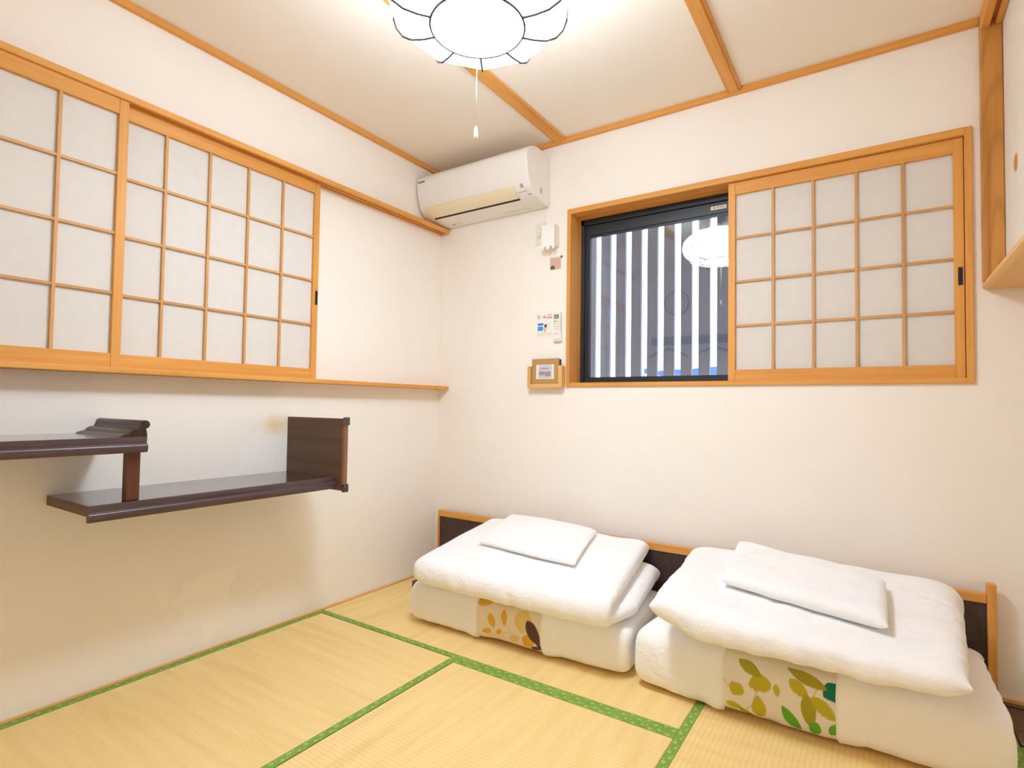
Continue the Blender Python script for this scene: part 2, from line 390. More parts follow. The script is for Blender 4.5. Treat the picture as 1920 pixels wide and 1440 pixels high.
# ------------------------------------------------------------------ upper cupboard over the alcove
cb = thing('hanging_cupboard', (2.66, -.9, 1.462), 'built-in hanging cupboard with white sliding door over the alcove', 'cupboard')
bm_ = extrude_profile('bottom_board', [(2.613, 1.484), (2.622, 1.492), (XR, 1.492), (XR, 1.462), (2.622, 1.462), (2.613, 1.470)], 'y', -2.2, -.013, PY, cb)
KW = wood('knotty_cypress', 'z', (.42, .17, .035), (.60, .275, .065), (.66, .32, .085), .5, 20)
def knots(m):
    n, l, b = nt(m); v = coords(m, (9, 9, .9)); w = n.new('ShaderNodeTexWave'); w.wave_type = 'RINGS'; w.rings_direction = 'Y'
    w.inputs['Scale'].default_value = 1.6; w.inputs['Distortion'].default_value = 3.2; w.inputs['Detail'].default_value = 2
    l.new(v, w.inputs['Vector']); old = b.inputs['Base Color'].links[0].from_socket
    base(m, mixc(m, mth(m, 'MULTIPLY', mth(m, 'POWER', w.outputs['Fac'], 5.0), .38), old, (.34, .14, .03)))
knots(KW)
post = P(cb, 'corner_post', (2.613, -.030, 1.492), (2.676, -.001, H), KW, .003)
P(cb, 'head_rail', (2.613, -2.2, H-.055), (2.640, -.030, H), WY, .003)
P(cb, 'head_rail', (2.656, -2.2, H-.050), (2.676, -.030, H), WY, .002)
P(cb, 'track_groove', (2.640, -2.2, H-.022), (2.656, -.030, H), wood('groove_wood', 'y', **CY), 0)  # groove has the same plain cypress tones as the rails
FUS = mat('fusuma_paper', (.80, .755, .68), .85, .15); base(FUS, ramp(FUS, noise(FUS, coords(FUS, (14, 14, 14)), 1, 4), [(.3, (.775, .73, .655)), (.7, (.82, .775, .70))]))
fd = P(cb, 'sliding_door', (2.677, -1.00, 1.492), (2.692, -.004, H), FUS, .001); P(cb, 'sliding_door', (2.694, -2.15, 1.492), (2.709, -.98, H), FUS, .001)
P(cb, 'carcass', (2.72, -2.2, 1.492), (XR-.002, -.013, H), PY, 0)
for r, xa, xb, m in ((.030, 2.6755, 2.677, PZ), (.022, 2.6748, 2.6755, wood('pull_dish_wood', 'z', (.45, .2, .05), (.55, .27, .08), (.6, .32, .1)))):
    d = disc_bm('round_pull', (-.215, 1.842), r, xa, xb, m, cb, 28, 'x'); d.parent = fd; d.matrix_parent_inverse = Matrix()
# alcove floor
ab = thing('alcove_floor_board', (2.66, -.17, 0), 'dark-edged brown wooden board on the alcove floor', 'floor board')
P(ab, 'board', (2.652, -.298, -.05), (XR-.002, -.042, 0), BX, 0)
P(ab, 'edge_strip', (2.652, -.042, -.05), (XR-.002, -.013, .004), DX, .001); P(ab, 'edge_strip', (2.652, -.322, -.05), (XR-.002, -.298, .004), DX, .001)

# ------------------------------------------------------------------ tatami
def uvquad(o, along):
    me = o.data; uv = me.uv_layers.new(name='UV'); k = 0 if along == 'x' else 1
    co = [v.co for v in me.vertices]; lo = min(c[1-k] for c in co); hi = max(c[1-k] for c in co)
    for lp in me.loops:
        c = co[lp.vertex_index]; uv.data[lp.index].uv = (c[k]+3, (c[1-k]-lo)/(hi-lo))
def mat_obj(x0, x1, y0, y1, along, label, borders):
    r = thing('tatami_mat', ((x0+x1)/2, (y0+y1)/2, -.05), label, 'tatami mat', 'tatami mats covering the floor')
    g = .0012; w = .030
    P(r, 'rush_cover', (x0+g, y0+g, -.05), (x1-g, y1-g, 0), TAT[along], .002)
    for s in borders:
        if along == 'x':
            a, b = ((y1-w, y1-.0003) if s > 0 else (y0+.0003, y0+w)); o = P(r, 'border', (x0+.0003, a, -.004), (x1-.0003, b, .0012), HERI, 0)
        else:
            a, b = ((x1-w, x1-.0003) if s > 0 else (x0+.0003, x0+w)); o = P(r, 'border', (a, y0+.0003, -.004), (b, y1-.0003, .0012), HERI, 0)
        uvquad(o, along)
D = .865
mat_obj(.012, 1.762, -D, -.012, 'x', 'tatami mat under the futons, running along the window wall', (1, -1))
mat_obj(.012, .885, -D-1.76, -D, 'y', 'tatami mat running along the shelf wall', (1, -1))
mat_obj(.885, 1.762, -D-.88, -D, 'x', 'square half tatami mat in the middle of the floor', (1, -1))
mat_obj(1.762, 2.648, -D-.88, -.012, 'y', 'tatami mat running along the alcove, partly under a futon', (1, -1))
mat_obj(.885, 2.648, -D-1.76, -D-.88, 'x', 'tatami mat across the entrance side of the room', (1, -1))
mat_obj(2.648, XR, -2.6, -.325, 'y', 'tatami strip filling the alcove beside the brown board', (1, -1))
e = P(bpy.data.objects['tatami_mat.005'], 'border', (2.68, -.360, -.004), (XR-.04, -.328, .0014), HERI, 0); uvquad(e, 'x')
st(boxes('trim_7', [((.012, YF, -.05), (XR, -2.63, -.004))], PX, bev=.001), 'wooden floor strip along the entrance side', 'floor strip')

# ------------------------------------------------------------------ staggered shelf on the left wall
def shelf():
    s = thing('staggered_shelf', (.17, -1.75, .63), 'dark lacquered staggered wall shelf with scroll end', 'shelf')
    def board(name, y0, y1, zt, xf):
        b = P(s, name, (.0, y0, zt-.030), (xf-.012, y1, zt), DY, .001)
        prof = [(xf-.012, zt), (xf-.002, zt), (xf-.001, zt-.004), (xf-.003, zt-.020), (xf+.005, zt-.024), (xf+.008, zt-.029), (xf+.006, zt-.044), (xf+.002, zt-.049), (xf-.012, zt-.049)]
        ln_ = extrude_profile('front_moulding', prof, 'y', y0-.002, y1, MOLD, s, True); ln_.parent = b; ln_.matrix_parent_inverse = Matrix()
        return b
    MOLD = wood('moulding_lacquer', 'y', (.045, .025, .026), (.075, .043, .045), (.10, .060, .062), .32, 40, .5)
    board('lower_board', -1.938, -1.052, .700, .343)
    P(s, 'end_cheek', (.004, -1.9385, .668), (.331, -1.938, .699), BX, 0)
    board('upper_board', -2.70, -1.790, .902, .348)
    P(s, 'post', (.285, -1.832, .700), (.318, -1.795, .872), RED, .0015)
    # scroll end (runs out from the wall)
    pts = []
    for y, z in ((-1.868, .902), (-1.862, .907), (-1.850, .911), (-1.842, .912), (-1.838, .917), (-1.832, .923), (-1.822, .926), (-1.815, .926), (-1.811, .931), (-1.808, .938)): pts.append((y, z))
    for k in range(0, 11):
        t = math.radians(170-k*25); pts.append((-1.796+.0135*math.cos(t), .9405+.0135*math.sin(t)))
    pts += [(-1.792, .920), (-1.790, .910), (-1.790, .902)]
    extrude_profile('scroll_end', pts, 'x', .002, .346, wood('scroll_lacquer', 'x', **{k: tuple(c*1.3 for c in v) for k, v in DK.items()}, rough=.3, sc=40), s, True)
    P(s, 'end_panel', (.0, -1.052, .645), (.385, -1.034, .952), BX, .001)
    P(s, 'panel_edge', (.385, -1.053, .645), (.402, -1.033, .952), wood('edge_wood', 'z', (.16, .07, .03), (.23, .11, .05), (.28, .14, .06), .4), .002)
    for za, zb in ((.640, .674), (.924, .958)): P(s, 'corner_cap', (.392, -1.056, za), (.409, -1.030, zb), DZ, .002)
    return s
shelf()

# ------------------------------------------------------------------ air conditioner
def aircon():
    r = thing('air_conditioner', (.40, -.012, 2.118), 'white wall air conditioner with open flap in the ceiling corner', 'air conditioner')
    x0, x1 = .018, .788
    prof = [(-.001, 2.402), (-.150, 2.402), (-.195, 2.388), (-.232, 2.362), (-.246, 2.345), (-.247, 2.320), (-.240, 2.262), (-.228, 2.215), (-.212, 2.178), (-.196, 2.158), (-.165, 2.138), (-.120, 2.126), (-.030, 2.116), (-.001, 2.118)]
    body = extrude_profile('body', prof, 'x', x0, x1, WHITE, r, True)
    bv = body.modifiers.new('bevel', 'BEVEL'); bv.width = .006; bv.segments = 3; bv.limit_method = 'ANGLE'; bv.angle_limit = math.radians(50)
    # flap follows the lower front
    FL = mat('cream_flap', (.80, .70, .50), .4)  # flap is a yellower cream than the white body
    def strip(name, y0, z0, y1, z1, xa, xb, m, th=.004, par=None):
        d = Vector((0, y1-y0, z1-z0)).normalized(); nrm = Vector((0, d.z, -d.y))
        if nrm.y > 0: nrm = -nrm
        o = r.location; v = []
        for x in (xa, xb):
            for (y, z) in ((y0, z0), (y1, z1), (y1+nrm.y*th, z1+nrm.z*th), (y0+nrm.y*th, z0+nrm.z*th)): v.append((x-o.x, y-o.y, z-o.z))
        ob = pydata(name, v, [(0, 1, 2, 3), (7, 6, 5, 4), (0, 4, 5, 1), (1, 5, 6, 2), (2, 6, 7, 3), (3, 7, 4, 0)], m, par or r)
        bm = bmesh.new(); bm.from_mesh(ob.data); bmesh.ops.recalc_face_normals(bm, faces=bm.faces); bm.to_mesh(ob.data); bm.free(); return ob
    fp = [(-.216, 2.184), (-.206, 2.168), (-.196, 2.156), (-.181, 2.146), (-.162, 2.137)]
    extrude_profile('air_flap', fp+[(y-.0045, z-.0060) for y, z in fp[::-1]], 'x', .062, .690, FL, r, True)
    strip('outlet_slot', -.158, 2.1350, -.146, 2.1315, .085, .690, BLACK, .0022)
    strip('bottom_label', -.060, 2.1192, -.035, 2.1165, .13, .21, mat('pale_label', (.74, .70, .70), .5), .0006)
    strip('label_mark', -.055, 2.1186, -.040, 2.117, .135, .15, mat('violet_mark', (.35, .28, .38), .5), .0014)
    strip('bottom_label', -.060, 2.1192, -.035, 2.1165, .52, .70, mat('pale_label2', (.74, .72, .64), .5), .0006)
    # display and marks on the front
    strip('display_window', -.216, 2.187, -.206, 2.168, .728, .746, mat('display_grey', (.35, .33, .30), .4), .0016)
    strip('display_line', -.200, 2.164, -.189, 2.1535, .757, .758, GREY, .0012)
    strip('display_line', -.190, 2.1545, -.188, 2.153, .706, .758, GREY, .0012)
    strip('small_mark', -.172, 2.143, -.166, 2.140, .755, .772, GREY, .0015)
    text('maker_name', 'DAIKIN', .0155, Matrix.Translation((.030, -.2478, 2.324)) @ Matrix.Rotation(math.pi/2, 4, 'X'), mat('maker_print', (.10, .10, .11), .5), r, .0012)
    P(r, 'vent_oval', (x1, -.105, 2.165), (x1+.0012, -.085, 2.195), mat('vent_grey', (.5, .46, .40), .5), 0)
    P(r, 'panel_seam', (x0-.0015, -.18, 2.15), (x0, -.02, 2.36), CREAM, 0)
aircon()
tube('power_cord', [(.772, -.014, 2.121), (.770, -.010, 2.09), (.762, -.008, 2.05), (.757, -.010, 2.02), (.745, -.020, 1.99), (.735, -.022, 1.968)], .0028, WHITE)
tag(bpy.data.objects['power_cord'], 'thin white cord from air conditioner down to the outlet', 'cord')

# ------------------------------------------------------------------ small things on the back wall
ol = thing('wall_outlet', (.735, -.003, 1.975), 'cream wall outlet with plug under the air conditioner', 'outlet')
P(ol, 'plate', (.703, -.007, 1.918), (.772, -.0005, 2.035), mat('outlet_cream', (.80, .755, .66), .4), .002)
P(ol, 'socket', (.722, -.0095, 1.945), (.753, -.007, 2.01), WHITE, .001)
P(ol, 'plug', (.728, -.027, 1.956), (.744, -.0095, 1.976), WHITE, .003)
for zz in (1.990, 2.0): P(ol, 'slot', (.733, -.010, zz), (.742, -.0095, zz+.003), BLACK, 0)

wb = thing('white_wall_box', (.80, -.001, 1.865), 'white notched plastic box on wall beside the window', 'box')
bx0, bx1, bz0, bz1 = .772, .852, 1.862, 2.000
outl = [(bx0, bz1), (bx1, bz1), (bx1, bz0+.006)]
for cx in (bx1-.022, bx0+.022):
    outl += [(cx+.012, bz0), (cx+.010, bz0+.014), (cx+.004, bz0+.022), (cx-.004, bz0+.022), (cx-.006, bz0+.012), (cx-.010, bz0+.004)]
outl += [(bx0, bz0+.006)]
extrude_profile('front_plate', outl, 'y', -.060, -.054, mat('bright_white_plastic', (.88, .87, .85), .35), wb)
P(wb, 'body', (bx0, -.054, bz0+.024), (bx1, -.001, bz1), WHITE, .002)

ph = thing('photo_card', (.83, -.001, 1.80), 'tiny pinkish photo card pinned below the white box', 'card')
P(ph, 'print', (.796, -.003, 1.768), (.862, -.0005, 1.832), mat('pink_print', (.62, .42, .35), .6), 0)
P(ph, 'dark_figure', (.800, -.0036, 1.768), (.826, -.003, 1.784), mat('umber_print', (.14, .07, .055), .6), 0)
P(ph, 'dark_figure', (.806, -.0036, 1.784), (.818, -.003, 1.790), mat('umber_print2', (.2, .1, .08), .6), 0)
P(ph, 'cord_loop', (.860, -.0036, 1.826), (.874, -.001, 1.838), mat('umber_cord', (.2, .13, .1), .6), .001)

ic = thing('instruction_card', (.772, -.001, 1.40), 'white instruction card with blue picture beside the remote', 'card')
P(ic, 'sheet', (.712, -.002, 1.398), (.826, -.0005, 1.534), mat('card_white', (.83, .80, .755), .6), 0)
pk, rd, b1, b2, og, gy = (mat(n, c, .6) for n, c in (('pink_ink', (.72, .52, .48)), ('red_ink', (.52, .30, .28)), ('blue_ink', (.03, .16, .60)), ('azure_ink', (.04, .28, .66)), ('skin_ink', (.80, .45, .16)), ('pale_ink', (.62, .56, .56))))
def ink(x0, x1, z0, z1, m, y=-.0024): P(ic, 'print', (x0, y, z0), (x1, -.002, z1), m, 0)
ink(.718, .740, 1.500, 1.522, pk); ink(.756, .773, 1.503, 1.516, rd); ink(.780, .812, 1.500, 1.508, rd); ink(.784, .810, 1.512, 1.524, pk)
ink(.722, .758, 1.464, 1.476, b1); ink(.722, .756, 1.434, 1.458, b2); ink(.762, .776, 1.426, 1.452, og, -.0026); ink(.764, .780, 1.452, 1.468, mat('hair_ink', (.06, .05, .10), .6), -.0027)
ink(.778, .800, 1.440, 1.472, mat('mist_ink', (.72, .74, .80), .6)); ink(.718, .812, 1.418, 1.4205, gy); ink(.718, .812, 1.410, 1.4125, gy)

rm = thing('remote_control', (.853, -.001, 1.37), 'white air-conditioner remote in a wall holder beside window casing', 'remote')
P(rm, 'holder', (.830, -.022, 1.368), (.878, -.001, 1.420), WHITE, .003)
rb = P(rm, 'body', (.833, -.026, 1.376), (.875, -.006, 1.528), mat('remote_white', (.84, .81, .74), .35), .004)
def rbtn(n, x0, x1, z0, z1, m): boxes(n, [((x0, -.0275, z0), (x1, -.026, z1))], m, rb, 0, rm.location)
rbtn('screen', .838, .868, 1.490, 1.514, mat('lcd_grey', (.27, .27, .25), .3))
rbtn('teal_button', .839, .850, 1.472, 1.481, mat('teal_key', (.10, .42, .33), .4)); rbtn('yellow_button', .856, .866, 1.473, 1.481, mat('yellow_key', (.72, .60, .10), .4))
for zz in (1.460, 1.446, 1.432):
    for xx in (.838, .850, .862): rbtn('button', xx, xx+.006, zz, zz+.005, mat('key_grey', (.62, .60, .56), .4))
rbtn('wide_button', .840, .866, 1.404, 1.412, mat('key_pale', (.68, .65, .6), .4))

lh = thing('letter_holder', (.79, -.001, 1.112), 'small pale wooden letter holder at the window casing corner', 'holder')
P(lh, 'back', (.684, -.006, 1.118), (.895, -.001, 1.20), PX, .001)
P(lh, 'side', (.684, -.044, 1.118), (.702, -.006, 1.236), PZ, .001); P(lh, 'side', (.877, -.044, 1.118), (.897, -.006, 1.236), PZ, .001)
P(lh, 'front_lip', (.702, -.044, 1.118), (.877, -.036, 1.138), PX, .001); P(lh, 'bottom', (.702, -.036, 1.118), (.877, -.006, 1.124), PX, 0)
ff = thing('kraft_folder', (.79, -.02, 1.124), 'brown kraft folder with photo label standing in letter holder', 'folder')
P(ff, 'cover', (.707, -.033, 1.1245), (.872, -.018, 1.276), mat('kraft_board', (.48, .27, .09), .7), .001)
P(ff, 'label', (.735, -.0345, 1.165), (.846, -.033, 1.243), mat('label_white', (.80, .77, .78), .5), 0)
lp = mat('label_blue', (.55, .55, .66), .5); lr = mat('label_brick', (.40, .28, .26), .5)
P(ff, 'label_print', (.750, -.0348, 1.17), (.832, -.0345, 1.240), lp, 0); P(ff, 'label_print', (.752, -.0352, 1.186), (.790, -.0348, 1.207), lr, 0)
P(ff, 'label_print', (.792, -.0352, 1.180), (.826, -.0348, 1.205), lr, 0); P(ff, 'label_print', (.764, -.0352, 1.220), (.812, -.0348, 1.224), lr, 0)
tg = boxes('black_notebook', [((.800, -.016, 1.1245), (.8755, -.008, 1.272))], BLACK, None, .001, (.84, -.012, 1.1245))
tag(tg, 'thin black notebook edge behind the kraft folder', 'notebook')

# ------------------------------------------------------------------ pendant lamp
def lamp():
    cx, cy = 1.321, -1.365; z0 = 2.125
    r = thing('pendant_lamp', (cx, cy, z0), 'lit white faceted pendant lamp with dark wire ribs', 'lamp')
    EM = mat('glowing_shade', (.9, .9, .9), .7, .1, emit=LAMP_COLOR, estr=LAMP_STRENGTH)
    EMB = mat('glowing_diffuser', (.9, .9, .9), .7, .1, emit=LAMP_COLOR, estr=DIFFUSER_STRENGTH)
    RIB = mat('rib_wire', (.05, .034, .026), .6, .2)
    TOP = mat('shade_top_fabric', (.75, .74, .73), .8, .1)
    prof = [(.138, 0), (.175, .001), (.214, .007), (.245, .024), (.267, .052), (.279, .086), (.280, .115), (.271, .150), (.250, .182), (.215, .205)]
    N = 10; ang = [math.radians(15+36*k) for k in range(N)]
    v = []; f = []; M_ = len(prof); sub = 4
    for k in range(N):
        for j in range(sub):
            t = j/sub
            for (rr, z) in prof:
                a = Vector((math.cos(ang[k]), math.sin(ang[k]))); b = Vector((math.cos(ang[(k+1) % N]), math.sin(ang[(k+1) % N])))
                q = a.lerp(b, t)
                if z == 0: q.normalize()                # the bottom ring is round
                if rr == .175: q = q.lerp(q.normalized(), .5)
                v.append((q.x*rr, q.y*rr, z))
    C_ = N*sub
    for i in range(C_):
        for k in range(M_-1): f.append((i*M_+k, ((i+1) % C_)*M_+k, ((i+1) % C_)*M_+k+1, i*M_+k+1))
    pydata('lamp_shade', v, f, EM, r)
    pydata('bottom_diffuser', [(0, 0, .004)]+[(0.138*math.cos(2*math.pi*k/48), 0.138*math.sin(2*math.pi*k/48), .002) for k in range(48)], [(0, 1+(k+1) % 48, 1+k) for k in range(48)], EMB, r)
    tv = [v[i*M_+M_-1] for i in range(C_)]+[(q[0]*.16, q[1]*.16, .232) for q in (v[i*M_+M_-1] for i in range(C_))]
    pydata('top_cover', tv, [(i, (i+1) % C_, C_+(i+1) % C_, C_+i) for i in range(C_)]+[tuple(range(C_, 2*C_))], TOP, r)
    for a in ang: tube('rib', [(cx+math.cos(a)*(rr+.0022), cy+math.sin(a)*(rr+.0022), z0+z-.0018) for rr, z in prof], .0034, RIB, r, 6)
    tube('bottom_ring', [(cx+0.138*math.cos(t*math.pi/24), cy+0.138*math.sin(t*math.pi/24), z0-.003) for t in range(48)], .0037, RIB, r, 6, True)
    tube('stem', [(cx, cy, z0+.225), (cx, cy, H-.045)], .006, mat('stem_grey', (.12, .12, .12), .4), r, 10)
    disc_bm('stem_collar', (cx, cy), .045, z0+.228, z0+.236, mat('collar_grey', (.2, .2, .2), .5), r, 24)
    tube('ceiling_cap', [(cx, cy, H-.060), (cx, cy, H-.050), (cx, cy, H-.02), (cx, cy, H)], [.012, .028, .036, .036], mat('cap_grey', (.25, .25, .25), .5), r, 20)
    tube('pull_cord', [(cx, cy, z0+.002), (cx, cy, 1.828)], .0011, mat('cord_white', (.85, .82, .78), .6), r, 6)
    tube('cord_knob', [(cx, cy, 1.829), (cx, cy, 1.825), (cx, cy, 1.803), (cx, cy, 1.789), (cx, cy, 1.787)], [.002, .0045, .0065, .0075, .004], mat('knob_cream', (.86, .76, .55), .4), r, 12)
lamp()

# ------------------------------------------------------------------ things on the entrance wall (mirrored in the glass)
ck = thing('wall_clock', (.50, YF, 2.03), 'round white wall clock on the entrance wall', 'clock')
disc_bm('rim', (.50, 2.15), .135, YF+.001, YF+.030, mat('clock_rim', (.10, .08, .07), .4), ck, 40, 'y')
disc_bm('face', (.50, 2.15), .118, YF+.030, YF+.033, WHITE, ck, 40, 'y')
for k in range(12):
    a = 2*math.pi*k/12; P(ck, 'hour_mark', (.50+.092*math.sin(a)-.008, YF+.033, 2.15+.092*math.cos(a)-.010), (.50+.092*math.sin(a)+.008, YF+.035, 2.15+.092*math.cos(a)+.010), BLACK, 0)
tube('hour_hand', [(.50, YF+.036, 2.15), (.455, YF+.036, 2.165)], .003, BLACK, ck, 6); tube('minute_hand', [(.50, YF+.038, 2.15), (.565, YF+.038, 2.18)], .002, BLACK, ck, 6)
cr_ = thing('coat_rack', (.64, YF, 1.70), 'long dark blue coat rack board on the entrance wall', 'coat rack')
P(cr_, 'board', (.22, YF+.001, 1.70), (1.25, YF+.022, 1.79), mat('navy_board', (.02, .03, .075), .5), .003)
for x in (.42, .66, .90, 1.12): tube('hook', [(x, YF+.02, 1.735), (x, YF+.06, 1.730), (x, YF+.075, 1.742)], .005, IRON, cr_, 8)
for i, (x, hl) in enumerate(((.42, 'brown wooden hanger on the dark blue coat rack, below the clock'), (.90, 'brown wooden hanger on the dark blue coat rack, away from the clock'))):
    h = tube('clothes_hanger', [(x+.215, YF+.06, 1.565), (x+.12, YF+.06, 1.615), (x+.03, YF+.06, 1.645), (x, YF+.06, 1.652), (x-.03, YF+.06, 1.645), (x-.12, YF+.06, 1.615), (x-.215, YF+.06, 1.565)], [.008, .012, .012, .010, .012, .012, .008], wood('hanger_wood', 'x', **BR) if not i else bpy.data.materials['hanger_wood'], None, 8)
    tag(h, hl, 'hanger', 'hangers on the coat rack')
    tube('hook', [(x, YF+.06, 1.655), (x, YF+.06, 1.69), (x+.016, YF+.06, 1.715), (x+.004, YF+.06, 1.736), (x-.014, YF+.06, 1.728)], .002, IRON, None, 6).parent = h

# ------------------------------------------------------------------ low screen behind the futons
sc = thing('low_screen', (1.35, -.05, 0), 'low brown screen with pale wooden frame behind the futons', 'low screen')
P(sc, 'top_rail', (.068, -.062, .346), (2.608, -.036, .380), WX, .002)
P(sc, 'end_post', (.068, -.062, 0.002), (.082, -.036, .346), WZ, .001)
P(sc, 'end_post', (2.608, -.066, 0.002), (2.634, -.030, .416), WZ, .002)
P(sc, 'panel', (.082, -.055, .035), (2.608, -.043, .346), PANEL, 0)
P(sc, 'bottom_rail', (.082, -.062, .002), (2.608, -.036, .035), WX, .001)
P(sc, 'foot', (.135, -.345, 0.002), (.185, -.062, .042), wood('red_foot', 'y', (.10, .02, .008), (.17, .04, .018), (.22, .06, .03), .35), .003)

# ------------------------------------------------------------------ bedding : position-based cloth cushions
def cushion(Wd, Dp, t, nx, ny, seed, steps=140, fill=1.0, crease=.0):
    """two cotton sheets sewn round the edge and stuffed; returns (top, bottom) grids of (a, b, h) with a, b in metres"""
    rng = np.random.default_rng(seed)
    xs = np.linspace(0, Wd, nx); ys = np.linspace(0, Dp, ny)
    gx, gy = np.meshgrid(xs, ys, indexing='ij')
    bub = np.minimum(1, 8*np.minimum(np.minimum(gx, Wd-gx)/Wd, np.minimum(gy, Dp-gy)/Dp))
    def sm(s):
        k = rng.normal(size=(int(Wd/s)+4, int(Dp/s)+4)); u = gx/s+1; v = gy/s+1
        i = u.astype(int); j = v.astype(int); fu = u-i; fv = v-j; fu = fu*fu*(3-2*fu); fv = fv*fv*(3-2*fv)
        return (k[i, j]*(1-fu)+k[i+1, j]*fu)*(1-fv)+(k[i, j+1]*(1-fu)+k[i+1, j+1]*fu)*fv
    lim = [t/2*(1+.15*sm(.26)+.09*sm(.10)) for _ in range(2)]
    sheets = [np.stack([gx, gy, s*.004*bub+.0015*sm(.05)*bub], -1) for s in (1, -1)]
    dx, dy = xs[1]-xs[0], ys[1]-ys[0]; dd = math.hypot(dx, dy)
    def solve(X, a, b, L, stiff):
        d = X[b]-X[a]; n = np.sqrt((d*d).sum(-1, keepdims=True))+1e-9
        c = d*(.5*stiff*(n-L)/n); X[a] += c; X[b] -= c
    sl = slice
    cons = []
    for o in (0, 1):
        e = (nx-o)//2*2; cons.append(((sl(o, o+e-1, 2), sl(None)), (sl(o+1, o+e, 2), sl(None)), dx, 1.0))
        e = (ny-o)//2*2; cons.append(((sl(None), sl(o, o+e-1, 2)), (sl(None), sl(o+1, o+e, 2)), dy, 1.0))
    for o in (0, 1):
        e = (nx-o)//2*2
        cons.append(((sl(o, o+e-1, 2), sl(0, -1)), (sl(o+1, o+e, 2), sl(1, None)), dd, .35))
        cons.append(((sl(o, o+e-1, 2), sl(1, None)), (sl(o+1, o+e, 2), sl(0, -1)), dd, .35))
    for it in range(steps):
        for q, s in ((0, 1), (1, -1)):
            X = sheets[q]
            gxv = np.gradient(X, axis=0); gyv = np.gradient(X, axis=1); nrm = np.cross(gxv, gyv)
            nrm /= np.linalg.norm(nrm, axis=-1, keepdims=True)+1e-9
            X += s*nrm*.0030*fill
            hh = X[..., 2]*s; over = hh > lim[q]; hh = np.where(over, lim[q]+.12*(hh-lim[q]), hh); X[..., 2] = hh*s
        for _ in range(5):
            for X in sheets:
                for c in cons: solve(X, *c)
            for edge in ((0, sl(None)), (-1, sl(None)), (sl(None), 0), (sl(None), -1)):
                m_ = .5*(sheets[0][edge]+sheets[1][edge]); m_[..., 2] *= .9
                sheets[0][edge] = m_; sheets[1][edge] = m_
    return sheets
def norm_ab(sh):
    lo = np.minimum(sh[0].reshape(-1, 3).min(0), sh[1].reshape(-1, 3).min(0)); hi = np.maximum(sh[0].reshape(-1, 3).max(0), sh[1].reshape(-1, 3).max(0))
    return [np.stack([(X[..., 0]-lo[0])/(hi[0]-lo[0]), (X[..., 1]-lo[1])/(hi[1]-lo[1]), X[..., 2]], -1) for X in sh]
def grid_obj(name, top, bot, m, parent, loc, sub=1):
    nx, ny = top.shape[:2]; o = np.array(loc); v = []; ids = np.zeros((2, nx, ny), int)
    for s, X in ((0, top), (1, bot)):
        for i in range(nx):
            for j in range(ny):
                if s and (i in (0, nx-1) or j in (0, ny-1)): ids[1, i, j] = ids[0, i, j]; continue
                ids[s, i, j] = len(v); v.append(X[i, j]-o)
    f = []
    for i in range(nx-1):
        for j in range(ny-1):
            a = ids[0]; f.append((a[i, j], a[i+1, j], a[i+1, j+1], a[i, j+1]))
            a = ids[1]; f.append((a[i, j], a[i, j+1], a[i+1, j+1], a[i+1, j]))
    f = [tuple(int(q) for q in t) for t in f]
    ob = pydata(name, v, f, m, parent, True, loc if parent is None else None)
    if sub: md = ob.modifiers.new('smooth', 'SUBSURF'); md.levels = sub; md.render_levels = sub
    return ob
def bil(c, a, b):
    """corners: front-left, front-right, back-left, back-right"""
    c = [np.array(q, float) for q in c]; a = a[..., None]; b = b[..., None]
    return (c[0]*(1-a)+c[1]*a)*(1-b)+(c[2]*(1-a)+c[3]*a)*b
def lerp(a, b, t): return a+(b-a)*t
def fold_map(X, t, depth, corners, z0, tf, tb, sq=1.0, hp=1.0):
    """X: normalised (a, b, h).  b runs from the back of the lower layer round the front fold to the back of the upper layer"""
    a, b, h = X[..., 0], X[..., 1], X[..., 2]/t       # h about -0.5..0.5
    h = np.sign(h)*.5*np.abs(2*h)**hp
    L = depth; R = tf/2; arc = math.pi*R; S_ = 2*L+arc; s = b*S_
    def th(y): return lerp(tf, tb, np.clip(y/L, 0, 1))
    lowr = s < L; upr = s > L+arc
    d_low = np.clip(L-s, 0, None); d_up = np.clip(s-L-arc, 0, None)
    phi = np.clip((s-L)/arc, 0, 1)*math.pi             # 0 at bottom, pi at top
    sn = np.sin(phi)**sq; cs = np.sign(np.cos(phi))*np.abs(np.cos(phi))**sq
    d = np.where(lowr, d_low, np.where(upr, d_up, 0.0)); T = th(d)
    # outer side is h<0 on the lower layer (down) and h>0.. keep 'top' sheet as outside
    zc = np.where(lowr, T*.5, np.where(upr, T*1.5, tf-(tf/2)*cs))
    dc = np.where(lowr | upr, d, -R*sn)
    nz = np.where(lowr, -1.0, np.where(upr, 1.0, -cs)); nd = np.where(lowr | upr, 0.0, -sn)
    z = zc+nz*h*T; dd = dc+nd*h*T
    bb = (dd+R*2)/(L+R*2)
    A = a+0*bb
    xy = bil(corners, A, bb)
    return np.concatenate([xy, (z0(xy, z) if callable(z0) else z0+z)[..., None]], -1)
